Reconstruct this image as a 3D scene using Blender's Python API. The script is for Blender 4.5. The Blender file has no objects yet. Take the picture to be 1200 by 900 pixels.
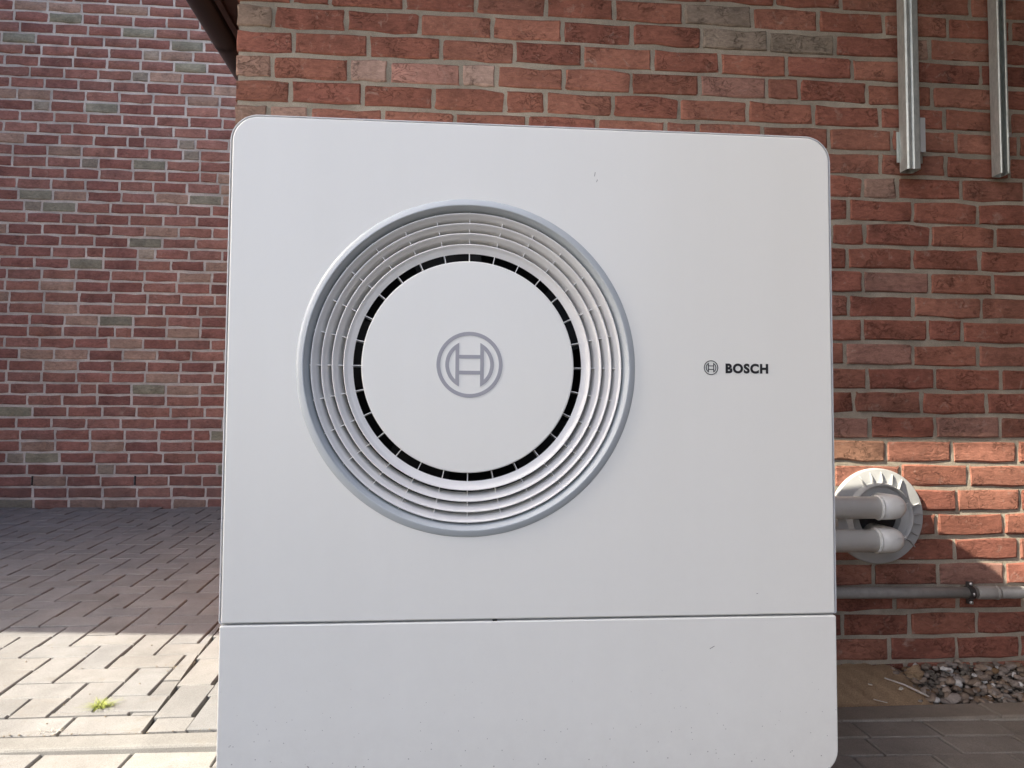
import bpy, bmesh, math, random
from mathutils import Vector, Matrix
random.seed(11)
scene = bpy.context.scene
C = scene.collection
PI = math.pi
rad = math.radians

# ------------------------------------------------------------------ camera
# World: X runs right along the house wall, Y runs away from the camera, Z up.
# The front of the heat pump lies on Y = 0, the wall behind it on Y = 0.95.
CAM = Vector((-0.1629, -1.3205, 0.3537)); YAW, PITCH, ROLL = 0.0851, 0.0479, -0.0060
fwd = Vector((math.sin(YAW)*math.cos(PITCH), math.cos(YAW)*math.cos(PITCH), math.sin(PITCH)))
rgt = Vector((math.cos(YAW), -math.sin(YAW), 0))
dwn = fwd.cross(rgt)
r2 = rgt*math.cos(ROLL) + dwn*math.sin(ROLL)
d2 = -rgt*math.sin(ROLL) + dwn*math.cos(ROLL)
cam_data = bpy.data.cameras.new('camera')
cam = bpy.data.objects.new('camera', cam_data); C.objects.link(cam)
cam_data.sensor_width = 36; cam_data.lens = 867/1200*36
cam_data.clip_start = 0.02; cam_data.clip_end = 500
m3 = Matrix((r2, -d2, -fwd)).transposed()
cam.matrix_world = Matrix.Translation(CAM) @ m3.to_4x4()
scene.camera = cam

# ------------------------------------------------------------------ light
SUN_AZ = rad(21.0)                                  # in front of the wall plane
SUN_EL = math.atan(0.945*math.cos(SUN_AZ))
to_sun = Vector((-math.cos(SUN_AZ)*math.cos(SUN_EL), -math.sin(SUN_AZ)*math.cos(SUN_EL), math.sin(SUN_EL)))
world = bpy.data.worlds.new('World'); scene.world = world; world.use_nodes = True
wn = world.node_tree.nodes; wl = world.node_tree.links
bg = wn['Background']
sky = wn.new('ShaderNodeTexSky'); sky.sky_type = 'NISHITA'; sky.sun_disc = False
sky.sun_elevation = SUN_EL; sky.sun_rotation = math.atan2(to_sun.x, to_sun.y)
sky.air_density = 0.65; sky.dust_density = 3.2; sky.ozone_density = 0.4
wl.new(sky.outputs[0], bg.inputs[0]); bg.inputs[1].default_value = 0.15
sun_data = bpy.data.lights.new('sun', 'SUN'); sun_data.energy = 4.7; sun_data.angle = rad(0.5)
sun_data.color = (1.0, 0.92, 0.77)
sun = bpy.data.objects.new('sun', sun_data); C.objects.link(sun)
sun.rotation_euler = (-to_sun).to_track_quat('-Z', 'Y').to_euler(); sun.location = (-6, -4, 8)
vs = scene.view_settings
vs.view_transform = 'Standard'; vs.look = 'None'; vs.exposure = 1.72; vs.gamma = 1.0
scene.cycles.use_denoising = True
scene.cycles.max_bounces = 8; scene.cycles.diffuse_bounces = 5

# ------------------------------------------------------------------ helpers
class MB:
    def __init__(self): self.v = []; self.f = []; self.sm = []
    def add(self, vs, fs, smooth=False):
        o = len(self.v); self.v += [tuple(p) for p in vs]
        for f in fs: self.f.append(tuple(i+o for i in f)); self.sm.append(smooth)
        return self
    def box(self, x0, x1, y0, y1, z0, z1):
        return self.add([(x0,y0,z0),(x1,y0,z0),(x1,y1,z0),(x0,y1,z0),(x0,y0,z1),(x1,y0,z1),(x1,y1,z1),(x0,y1,z1)],
                        [(0,3,2,1),(4,5,6,7),(0,1,5,4),(1,2,6,5),(2,3,7,6),(3,0,4,7)])
    def rings(self, rings, closed=True, cap0=False, cap1=False, smooth=False):
        n = len(rings[0]); vs = [p for r in rings for p in r]; fs = []
        for k in range(len(rings)-1):
            for i in range(n if closed else n-1):
                j = (i+1) % n
                fs.append((k*n+i, k*n+j, (k+1)*n+j, (k+1)*n+i))
        if cap0: fs.append(tuple(range(n-1, -1, -1)))
        if cap1: fs.append(tuple((len(rings)-1)*n+i for i in range(n)))
        return self.add(vs, fs, smooth)
    def lathe(self, prof, cx, cz, n=128, closed_prof=False, smooth=True, a0=0.0, a1=2*PI):
        # profile points (radius, y), turned about the Y axis through (cx, cz)
        full = abs(a1-a0-2*PI) < 1e-6
        m = n if full else n+1
        pr = list(prof) + ([prof[0]] if closed_prof else [])
        rs = []
        for (r, y) in pr:
            rs.append([(cx+r*math.cos(a0+(a1-a0)*i/n), y, cz+r*math.sin(a0+(a1-a0)*i/n)) for i in range(m)])
        return self.rings(rs, closed=full, smooth=smooth)
    def tube(self, path, r, n=16, caps=True, smooth=True):
        path = [Vector(p) for p in path]; rr = r if isinstance(r, (list, tuple)) else [r]*len(path)
        rs = []; up = None
        for i, p in enumerate(path):
            t = (path[min(i+1, len(path)-1)] - path[max(i-1, 0)]).normalized()
            if up is None: up = t.orthogonal().normalized()
            up = (up - t*up.dot(t)).normalized(); s = t.cross(up)
            rs.append([tuple(p + (up*math.cos(2*PI*k/n) + s*math.sin(2*PI*k/n))*rr[i]) for k in range(n)])
        return self.rings(rs, cap0=caps, cap1=caps, smooth=smooth)
    def mesh(self, name):
        me = bpy.data.meshes.new(name); me.from_pydata(self.v, [], self.f)
        me.polygons.foreach_set('use_smooth', self.sm)
        bm = bmesh.new(); bm.from_mesh(me); bmesh.ops.recalc_face_normals(bm, faces=bm.faces); bm.to_mesh(me); bm.free()
        me.update(); return me
    def build(self, name, mat, parent=None):
        return obj(name, self.mesh(name), mat, parent)

def obj(name, me, mat=None, parent=None):
    if mat is not None and len(me.materials) == 0: me.materials.append(mat)
    o = bpy.data.objects.new(name, me); C.objects.link(o)
    if parent is not None: o.parent = parent
    return o
def thing(name, label, cat, loc=(0,0,0), group=None):
    o = bpy.data.objects.new(name, None); C.objects.link(o); o.location = loc; o.empty_display_size = 0.1
    return tag(o, label, cat, group)
def tag(o, label, cat, group=None):
    o['label'] = label; o['category'] = cat
    if group: o['group'] = group
    return o
def struct(o): o['kind'] = 'structure'; return o
def stuff(o): o['kind'] = 'stuff'; return o
def smooth_angle(o, deg=35):
    me = o.data
    me.polygons.foreach_set('use_smooth', [True]*len(me.polygons))
    me.set_sharp_from_angle(angle=rad(deg)); return o

# ------------------------------------------------------------------ materials
class NT:
    def __init__(self, name):
        self.m = bpy.data.materials.new(name); self.m.use_nodes = True
        self.n = self.m.node_tree.nodes; self.l = self.m.node_tree.links
        self.b = self.n['Principled BSDF']
    def new(self, t, **kw):
        x = self.n.new(t)
        for k, v in kw.items(): setattr(x, k, v)
        return x
    def link(self, a, b): self.l.new(a, b)
    def setv(self, node, **kw):
        for k, v in kw.items(): node.inputs[k].default_value = v
        return node
    def noise(self, vec, scale, detail=4, rough=.6, typ='FBM', dist=0):
        x = self.new('ShaderNodeTexNoise', noise_type=typ)
        x.inputs['Scale'].default_value = scale; x.inputs['Detail'].default_value = detail
        x.inputs['Roughness'].default_value = rough; x.inputs['Distortion'].default_value = dist
        if vec is not None: self.link(vec, x.inputs['Vector'])
        return x.outputs['Fac']
    def ramp(self, fac, stops):
        x = self.new('ShaderNodeValToRGB'); e = x.color_ramp.elements
        while len(e) < len(stops): e.new(.5)
        for el, (p, c) in zip(e, stops): el.position = p; el.color = (c, c, c, 1) if not isinstance(c, tuple) else (*c, 1)
        self.link(fac, x.inputs[0]); return x.outputs[0]
    def math(self, op, a, b=None, clamp=False):
        x = self.new('ShaderNodeMath', operation=op, use_clamp=clamp)
        for i, v in enumerate((a, b)):
            if v is None: continue
            if isinstance(v, (int, float)): x.inputs[i].default_value = v
            else: self.link(v, x.inputs[i])
        return x.outputs[0]
    def mix(self, fac, a, b, mode='MIX'):
        x = self.new('ShaderNodeMix', data_type='RGBA', blend_type=mode)
        for i, v in ((0, fac), (6, a), (7, b)):
            if isinstance(v, (int, float)): x.inputs[i].default_value = v
            elif isinstance(v, tuple): x.inputs[i].default_value = (*v, 1)
            else: self.link(v, x.inputs[i])
        return x.outputs[2]
    def bump(self, h, strength, dist, nrm=None):
        x = self.new('ShaderNodeBump'); x.inputs['Strength'].default_value = strength; x.inputs['Distance'].default_value = dist
        self.link(h, x.inputs['Height'])
        if nrm is not None: self.link(nrm, x.inputs['Normal'])
        return x.outputs[0]
    def pos(self, scale=(1,1,1), obj=False):
        src = self.new('ShaderNodeTexCoord').outputs['Object'] if obj else self.new('ShaderNodeNewGeometry').outputs['Position']
        mp = self.new('ShaderNodeMapping'); mp.inputs['Scale'].default_value = scale
        self.link(src, mp.inputs['Vector']); return mp.outputs[0]
    def out(self, color=None, rough=.8, nrm=None, metal=0, spec=.5):
        if color is not None:
            if isinstance(color, tuple): self.b.inputs['Base Color'].default_value = (*color, 1)
            else: self.link(color, self.b.inputs['Base Color'])
        if isinstance(rough, (int, float)): self.b.inputs['Roughness'].default_value = rough
        else: self.link(rough, self.b.inputs['Roughness'])
        self.b.inputs['Metallic'].default_value = metal
        self.b.inputs['Specular IOR Level'].default_value = spec
        if nrm is not None: self.link(nrm, self.b.inputs['Normal'])
        return self.m

def plain(name, col, rough=.5, metal=0, spec=.5, var=.08, scale=30):
    t = NT(name); n = t.noise(t.pos(), scale)
    c = t.mix(1.0, (*col,), t.ramp(n, [(.3, 1-var), (.7, 1+var*.3)]), 'MULTIPLY')
    r = t.math('ADD', t.math('MULTIPLY', n, .12), rough-.06)
    return t.out(c, r, None, metal, spec)

def m_brick(name, attr, crease=1.0, splash=False):
    t = NT(name)
    if attr: base = t.new('ShaderNodeVertexColor', layer_name='tint').outputs[0]
    else: base = t.new('ShaderNodeObjectInfo').outputs['Color']
    p = t.pos()
    ps = t.pos((1, 1, 2.2))
    big = t.noise(p, 9, 4, .6)
    mid = t.noise(ps, 45, 5, .7, dist=.6)
    fine = t.noise(p, 420, 3, .7)
    grit = t.noise(p, 900, 2, .6)
    c = t.mix(1.0, base, t.ramp(big, [(.25, .72), (.75, 1.22)]), 'MULTIPLY')
    c = t.mix(1.0, c, t.ramp(mid, [(.3, .72), (.5, 1.0), (.72, 1.28)]), 'MULTIPLY')
    c = t.mix(1.0, c, t.ramp(fine, [(.3, .84), (.7, 1.14)]), 'MULTIPLY')
    # pale lime bloom in patches and dark burnt flecks
    bloom = t.ramp(t.noise(p, 22, 6, .75, dist=1.0), [(.58, 0.0), (.74, .55)])
    c = t.mix(bloom, c, (.44, .34, .28))
    fleck = t.ramp(t.noise(p, 130, 3, .6), [(.70, 0.0), (.76, .75)])
    c = t.mix(fleck, c, (.06, .035, .03))
    if splash:   # grey soil splashed up over the lowest courses
        sz = t.new('ShaderNodeSeparateXYZ'); t.link(p, sz.inputs[0])
        lo = t.math('SUBTRACT', .42, t.math('ADD', sz.outputs[2], t.math('MULTIPLY', t.noise(p, 3.5, 5, .7), .55)), True)
        c = t.mix(t.math('MULTIPLY', lo, .9, True), c, (.135, .112, .105))
    cr = t.noise(t.pos((1, 1, 1.5)), 26, 4, .55, dist=1.6)
    line = t.ramp(t.math('ABSOLUTE', t.math('SUBTRACT', cr, .5)), [(0.0, 0.0), (.035, 1.0)])
    gate = t.ramp(t.noise(p, 14, 2), [(.48, 0.0), (.60, 1.0)])
    fold = t.mix(gate, (1, 1, 1), line)
    c = t.mix(1.0, c, t.mix(.4*crease, (1, 1, 1), fold), 'MULTIPLY')
    h = t.math('ADD', t.math('MULTIPLY', mid, .6), t.math('MULTIPLY', fine, .28))
    h = t.math('ADD', h, t.math('MULTIPLY', grit, .10))
    h = t.math('ADD', h, t.math('MULTIPLY', fold, .55*crease))
    nb = t.bump(h, .8, .006)
    return t.out(c, .88, nb, 0, .25)

def m_mortar(name, col):
    t = NT(name); p = t.pos()
    c = t.mix(1.0, col, t.ramp(t.noise(p, 6, 5, .7), [(.3, .70), (.7, 1.25)]), 'MULTIPLY')
    c = t.mix(1.0, c, t.ramp(t.noise(p, 350, 3, .7), [(.3, .75), (.7, 1.2)]), 'MULTIPLY')
    h = t.math('ADD', t.noise(p, 60, 5, .7), t.math('MULTIPLY', t.noise(p, 500, 3), .35))
    return t.out(c, .95, t.bump(h, .8, .004), 0, .2)

def m_paver(name, dirt=.5):
    t = NT(name); base = t.new('ShaderNodeObjectInfo').outputs['Color']; p = t.pos()
    c = t.mix(1.0, base, t.ramp(t.noise(p, 380, 3, .8), [(.28, .62), (.5, 1.0), (.75, 1.3)]), 'MULTIPLY')
    c = t.mix(1.0, c, t.ramp(t.noise(p, 7, 5, .65), [(.3, .80), (.7, 1.12)]), 'MULTIPLY')
    st = t.ramp(t.noise(p, 16, 6, .7, dist=.7), [(.56, 0.0), (.72, dirt)])
    c = t.mix(st, c, (.16, .14, .115))
    h = t.math('ADD', t.noise(p, 420, 3, .75), t.math('MULTIPLY', t.noise(p, 60, 3), .4))
    return t.out(c, .9, t.bump(h, .55, .0025), 0, .3)

def m_panel(name):
    # white lacquered sheet: faint orange peel, dust and mud specks that gather near the bottom edge
    t = NT(name); p = t.pos(); 
    sep = t.new('ShaderNodeSeparateXYZ'); t.link(p, sep.inputs[0])
    low = t.ramp(t.math('DIVIDE', t.math('ADD', sep.outputs[2], .30), 1.2, True), [(0.0, .15), (.08, .085), (.20, .03), (.35, .02), (1.0, .012)])
    speck = t.math('GREATER_THAN', low, t.math('MULTIPLY', t.new('ShaderNodeTexVoronoi').outputs['Distance'], 1.0))
    v = t.n[-1] if False else [x for x in t.n if x.bl_idname == 'ShaderNodeTexVoronoi'][0]
    v.inputs['Scale'].default_value = 95; t.link(p, v.inputs['Vector'])
    gate = t.math('GREATER_THAN', t.noise(p, 31, 2), .47)
    sp = t.math('MULTIPLY', t.math('MULTIPLY', speck, gate), .55)
    film = t.ramp(t.noise(t.pos((1, 1, .12)), 7, 5, .6), [(.35, 0.0), (.8, .14)])
    grime = t.math('MULTIPLY', t.ramp(t.math('DIVIDE', t.math('ADD', sep.outputs[2], .30), 1.2, True), [(0.0, .5), (.12, .16), (.5, .05), (1.0, .03)]), t.noise(p, 28, 5, .7))
    c = t.mix(film, (.82, .820, .768), (.66, .655, .59))
    c = t.mix(grime, c, (.50, .48, .45))
    c = t.mix(sp, c, (.10, .085, .07))
    r = .30
    nb = t.bump(t.noise(p, 240, 2), .05, .001)
    return t.out(c, r, nb, 0, .5)

def m_ground(name, col, scale=200, rel=.004):
    t = NT(name); p = t.pos()
    c = t.mix(1.0, col, t.ramp(t.noise(p, scale, 4, .8), [(.3, .6), (.7, 1.35)]), 'MULTIPLY')
    c = t.mix(1.0, c, t.ramp(t.noise(p, 3, 4), [(.3, .8), (.7, 1.15)]), 'MULTIPLY')
    return t.out(c, .95, t.bump(t.noise(p, scale, 4, .8), .8, rel), 0, .2)

def m_zinc(name):
    t = NT(name); p = t.pos((1, 1, .35))
    n = t.noise(p, 90, 5, .7); v = t.noise(t.pos(), 300, 3)
    c = t.mix(t.ramp(n, [(.35, 0.0), (.7, 1.0)]), (.46, .50, .48), (.66, .69, .66))
    rust = t.ramp(t.noise(t.pos((1, 1, .6)), 130, 5, .75), [(.66, 0.0), (.72, .8)])
    c = t.mix(rust, c, (.20, .15, .10))
    return t.out(c, t.ramp(v, [(.3, .42), (.7, .62)]), t.bump(n, .25, .001), .75, .5)

def m_obj(name, rough=.85):
    t = NT(name); base = t.new('ShaderNodeObjectInfo').outputs['Color']; p = t.pos()
    c = t.mix(1.0, base, t.ramp(t.noise(p, 90, 5, .7), [(.3, .70), (.7, 1.25)]), 'MULTIPLY')
    return t.out(c, rough, t.bump(t.noise(p, 260, 4), .4, .002), 0, .3)

BRICK = m_brick('brick_fired', False); BRICKS = m_brick('brick_fired_field', True)
BRICKF = m_brick('brick_fired_far', False, .7, True); BRICKFS = m_brick('brick_fired_far_field', True, .7, True)
MORTAR = m_mortar('mortar_grey', (.335, .295, .235)); MORTARF = m_mortar('mortar_far', (.56, .525, .485))
PAVER = m_paver('concrete_paver'); KERB = m_paver('concrete_edging', .35)
PANEL = m_panel('white_lacquer')
PLAST = plain('white_plastic', (.82, .81, .78), .45, var=.05)
BEZEL = plain('satin_grey_plastic', (.50, .535, .545), .25, var=.0, scale=2)
TRIM = plain('pale_grey_trim', (.62, .63, .64), .4, var=.06)
BLACK = plain('black_plastic', (.008, .008, .009), .6)
GREYP = plain('grey_print', (.36, .36, .385), .5, var=.03)
BLACKP = plain('black_print', (.012, .012, .014), .45)
PVC = plain('white_pvc', (.86, .86, .81), .35, var=.08, scale=18)
PVCD = plain('pale_grey_pvc', (.42, .425, .42), .42, var=.10, scale=14)
GREY = plain('grey_pvc', (.30, .29, .27), .42, var=.2, scale=40)
STEEL = plain('dark_clamp_steel', (.10, .10, .10), .35, .7)
BOLT = plain('bright_bolt', (.65, .65, .65), .3, .9)
ZINC = m_zinc('galvanised_steel')
BROWN = plain('dark_brown_metal', (.010, .0085, .008), .32, .2)
BROWNW = plain('dark_red_brown_board', (.022, .010, .0085), .6, var=.25)
CLAD = plain('dark_stained_board', (.085, .052, .036), .7, var=.35, scale=9)
JOINT = m_ground('joint_sand', (.040, .036, .031), 300)
SANDM = m_ground('yellow_sand', (.48, .34, .21), 300, .012)
SOIL = m_ground('grit_bed', (.10, .085, .07), 300)
ASPH = m_ground('pale_gravel_yard', (.31, .28, .23), 160)
RENDER = m_ground('pale_render', (.50, .47, .42), 120)
ROOFM = m_ground('roof_membrane', (.10, .10, .10), 60)
WOOD = plain('canopy_boards', (.10, .066, .045), .7, var=.3, scale=12)
PEBBLE = m_obj('pebble_stone')
GRASS = plain('grass_blade', (.25, .29, .055), .6, var=.3, scale=200)
TWIG = plain('pale_twig', (.52, .48, .42), .8, var=.2)
CONC = plain('foundation_concrete', (.28, .27, .25), .9, var=.2)

# ------------------------------------------------------------------ ground
ground = struct(MB().box(-120, 120, -120, 120, -.75, -.66).build('ground', ASPH))

# front paving: running bond, falling gently to the right
FALL = -.0155
drive = struct(MB().box(-4.0, 4.0, -6.0, .745, -.06, -.011).build('front_paving', JOINT))
drive.location = (0, 0, -.444); drive.rotation_euler = (0, math.atan(-FALL), 0)
def paver_mesh(lx, ly, h=.05, b=.0026, seed=0):
    g = .0062; x = lx/2-g/2; y = ly/2-g/2; rnd = random.Random(seed); j = lambda: rnd.uniform(-.0012, .0012)
    r0 = [(-x,-y,-h),(x,-y,-h),(x,y,-h),(-x,y,-h)]
    r1 = [(-x+j(),-y+j(),-b),(x+j(),-y+j(),-b),(x+j(),y+j(),-b),(-x+j(),y+j(),-b)]
    r2_ = [(px*(1-b/x), py*(1-b/y), j()*.5) for px, py, _ in r1]
    m = MB(); m.rings([r0, r1, r2_], cap1=True); return m.mesh('paver')
PV = [paver_mesh(.2, .1, seed=i) for i in range(8)]
for me in PV: me.materials.append(PAVER)
def grey_tint(lo, hi, warm=.0):
    v = random.uniform(lo, hi); w = random.uniform(-.003, .003)+warm
    return (v+w, v, v-w*1.2, 1)
rest = MB()
for r in range(-30, 8):
    yc = .64 - .05 - .1*r
    off = .11 if r % 2 == 0 else .0
    off += .0 if r else -.09
    for k in range(-20, 20):
        xc = .2*k + off + .01
        if yc > .745: continue
        vis = (-.2 < yc < .64 and (.72 < xc < 1.9 or -1.9 < xc < -.5))
        if yc > .52 and xc < .3: continue
        if vis:
            o = obj('paver', random.choice(PV), PAVER, drive)
            o.location = (xc, yc, random.uniform(-.0015, .0015)); o.rotation_euler = (random.gauss(0, .004), random.gauss(0, .004), random.gauss(0, .004))
            o.color = grey_tint(.215, .25, .008) if xc < 0 else grey_tint(.215, .25, .030)
        elif yc > -2.6 and abs(xc) < 3.6:
            me = PV[k % 8]
            rest.add([(v.co.x+xc, v.co.y+yc, v.co.z) for v in me.vertices], [tuple(p.vertices) for p in me.polygons])
t_ = NT('concrete_paver_field'); p_ = t_.pos()
c_ = t_.mix(1.0, (.33, .305, .26), t_.ramp(t_.noise(p_, 380, 3, .8), [(.28, .62), (.75, 1.3)]), 'MULTIPLY')
c_ = t_.mix(1.0, c_, t_.ramp(t_.noise(p_, 7, 5, .65), [(.3, .80), (.7, 1.12)]), 'MULTIPLY')
PAVERF = t_.out(c_, .9, t_.bump(t_.noise(p_, 420, 3, .75), .5, .0025), 0, .3)
stuff(rest.build('paver_field', PAVERF, drive))

# terrace on the left: herringbone, rising towards the far wall
TS = .05
terrace = struct(MB().box(-4.2, -.40, -3.36, .05, -.08, -.0145).build('terrace', JOINT))   # local y = Y - 3.88
terrace.location = (0, 3.88, -.25); terrace.rotation_euler = (math.atan(TS), 0, 0)
HX, HY = -1.373, .911-.1                       # lower left corner of one lying paver
def line_x(y): return -.902 - (y-.60)*.065     # where the herringbone is cut
rest = MB(); npv = 0
def place(kind, x, y, par, tone):
    global npv
    # kind H: 0.2 along X, V: 0.2 along Y; x, y = lower left corner (world X, world Y)
    lx, ly = (.2, .1) if kind == 'H' else (.1, .2)
    cx, cy = x+lx/2, y+ly/2
    me = random.choice(PV)
    cut = []
    if x+lx > line_x(y) and tone != 'border':
        if x > line_x(y+ly): return
        cut.append(((line_x(cy)-.002-cx, 0, 0), (1, .065, 0)))
    if y < .69 and tone == 'bone':
        if y+ly < .70: return
        cut.append(((0, .69-cy, 0), (0, -1, 0)))
    if y < .59 and tone == 'border':
        if y+ly < .61: return
        cut.append(((0, .5915-cy, 0), (0, -1, 0)))
    rz = 0 if kind == 'H' else PI/2
    if cut:
        bm = bmesh.new(); bm.from_mesh(me); bmesh.ops.rotate(bm, verts=bm.verts, cent=(0,0,0), matrix=Matrix.Rotation(rz, 3, 'Z'))
        for co, no in cut:
            g = bmesh.ops.bisect_plane(bm, geom=bm.verts[:]+bm.edges[:]+bm.faces[:], plane_co=co, plane_no=no, clear_outer=True)
            ed = [e for e in g['geom_cut'] if isinstance(e, bmesh.types.BMEdge)]
            if ed: bmesh.ops.contextual_create(bm, geom=ed)
        if len(bm.faces) < 3: bm.free(); return
        me = bpy.data.meshes.new('paver'); bm.to_mesh(me); bm.free(); rz = 0
        if len(me.materials) == 0: me.materials.append(PAVER)
    ly_ = (cy-3.88)
    left = -.163-.63*(cy+1.32)-.25
    if left < cx:
        o = obj('paver', me, PAVER, par); o.location = (cx, ly_, random.uniform(-.0018, .0018)); npv += 1
        o.rotation_euler = (random.gauss(0, .006), random.gauss(0, .006), rz+random.gauss(0, .006))
        o.color = grey_tint(.180, .206, .003)
    else:
        R3 = Matrix.Rotation(rz, 3, 'Z')
        rest.add([tuple(R3 @ v.co + Vector((cx, ly_, 0))) for v in me.vertices], [tuple(q.vertices) for q in me.polygons])
for gy in range(-3, 32):
    for gx in range(-24, 8):
        x, y = HX+.1*gx, HY+.1*gy
        if y > 3.84 or y < .42: continue
        k = (gx-gy) % 4
        if k == 0: place('H', x, y, terrace, 'bone')
        elif k == 3 and y < 3.72: place('V', x, y, terrace, 'bone')
for k in range(-12, 3): place('H', -1.10+.2*k, .59, terrace, 'row')
for c in range(4):
    for r in range(-1, 14):
        y = .60+.2*r+(.075 if c % 2 == 0 else .0)
        if c == 1 and r == 0: pass
        x = -.897-(y+.1-.6)*.065+.1*c
        place('V', x, y-.005, terrace, 'border')
stuff(rest.build('paver_field', PAVERF, terrace))
# concrete edging stones
def edging(name, x0, x1, y0, y1, ztop, zbot, n, par=None, tint=(.205,.20,.19,1)):
    for k in range(n):
        a, b = x0+(x1-x0)*k/n+.002, x0+(x1-x0)*(k+1)/n-.002
        m = MB(); c = .006
        rr = []
        for (z, i) in ((zbot, 0), (ztop-c, 0), (ztop-c*.3, c*.4), (ztop, c)):
            rr.append([(a+i, y0+i, z), (b-i, y0+i, z), (b-i, y1-i, z), (a+i, y1-i, z)])
        m.rings(rr, cap0=True, cap1=True)
        o = m.build(name, KERB, par); o.color = tint
        if par is None: pass
kl = struct(MB().box(-4.0, -.45, .522, .586, -.60, -.43).build('terrace_kerb', CONC))
edging('kerb_stone', -3.68, -.43, .516, .5885, -.4145, -.58, 4, kl)
kr = struct(MB().box(.35, 3.5, .652, .738, -.65, -.50).build('gravel_bed_kerb', CONC))
edging('kerb_stone', .37, 3.37, .646, .742, -.4575, -.64, 3, kr, (.25,.215,.175,1))

# gravel bed and sand against the wall
def sheet(name, mat, x0, x1, y0, y1, nx, ny, fz):
    m = MB(); vs_ = []; fs = []
    for j in range(ny+1):
        for i in range(nx+1):
            x, y = x0+(x1-x0)*i/nx, y0+(y1-y0)*j/ny; vs_.append((x, y, fz(x, y)))
    for j in range(ny):
        for i in range(nx):
            a = j*(nx+1)+i; fs.append((a, a+1, a+nx+2, a+nx+1))
    m.add(vs_, fs, True); return m.build(name, mat)
def hsh(x, y):
    return math.sin(x*37.1+y*17.3)*.5+math.sin(x*91.7-y*63.1)*.3+math.sin(x*211+y*173)*.2
bed = struct(sheet('gravel_bed', SOIL, .3, 3.4, .74, .96, 120, 12, lambda x, y: -.478+.045*(y-.74)/.21+.004*hsh(x, y)))
sand = struct(sheet('sand_bed', SANDM, .45, 1.36, .742, .958, 110, 26,
        lambda x, y: -.470+.058*max(0, min(1, (y-.75)/.17))**.8*max(0, min(1, (1.34-x)/.10)) + .004*hsh(x, y)+.0022*hsh(x*3.1, y*2.7) - .012*max(0, (x-1.2)/.15)))
PB = []
for k in range(10):
    bm = bmesh.new(); bmesh.ops.create_icosphere(bm, subdivisions=2 if k < 6 else 1, radius=1.0)
    rr = random.Random(k); ph = [rr.uniform(0, 6) for _ in range(6)]
    for v in bm.verts:
        d = 1+.16*math.sin(2.1*v.co.x+ph[0])+.14*math.sin(2.7*v.co.y+ph[1])+.12*math.sin(3.3*v.co.z+ph[2])
        v.co *= d
    me = bpy.data.meshes.new('pebble'); bm.to_mesh(me); bm.free()
    me.polygons.foreach_set('use_smooth', [True]*len(me.polygons)); me.materials.append(PEBBLE); PB.append(me)
rp = random.Random(5); npb = 0
def pebble(x, y, z, s, par, col=None):
    o = obj('pebble', rp.choice(PB), PEBBLE, par)
    o.location = (x, y, z); o.scale = (s*rp.uniform(.8, 1.5), s*rp.uniform(.75, 1.1), s*rp.uniform(.45, .75))
    o.rotation_euler = (rp.uniform(-.5, .5), rp.uniform(-.5, .5), rp.uniform(0, 6.28))
    if col is None:
        v = rp.uniform(.09, .24); w = rp.uniform(.02, .06); col = (v+w, v, v-w*.8, 1)
        if rp.random() < .10: v = rp.uniform(.42, .6); col = (v, v*.97, v*.92, 1)
    o.color = col; return o
for k in range(300):
    x = rp.uniform(1.20, 1.80); y = rp.uniform(.75, .94)
    edge = 1.22+.06*(.95-y)/.2*rp.uniform(0, 1)
    if x < edge and rp.random() < .8: x += .25
    s = rp.uniform(.006, .017)
    hump = .016*math.exp(-((x-1.52)/.25)**2)
    pebble(x, y, -.472+(.045+hump)*(y-.74)/.21+rp.uniform(0, .010), s, bed)
tiny = MB()
for k in range(900):
    x = rp.uniform(1.19, 1.95); y = rp.uniform(.745, .945); q = rp.uniform(.003, .008); me = PB[6+k % 4]
    hump = .012*math.exp(-((x-1.52)/.25)**2); E3 = Matrix.Rotation(rp.uniform(0, 6), 3, 'Z') @ Matrix.Diagonal((q*1.3, q, q*.7))
    c3 = Vector((x, y, -.474+(.045+hump)*(y-.74)/.21))
    tiny.add([tuple(E3 @ v.co + c3) for v in me.vertices], [tuple(f.vertices) for f in me.polygons], False)
GRIT = m_ground('small_gravel', (.17, .15, .125), 160)
stuff(tiny.build('small_gravel', GRIT, bed))
pebble(1.615, .768, -.452, .021, bed, (.62, .60, .56, 1))
for (x, y) in ((1.02, .905), (1.17, .79), (1.10, .83)): pebble(x, y, -.430, .006, sand, (.5, .46, .4, 1))

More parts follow.
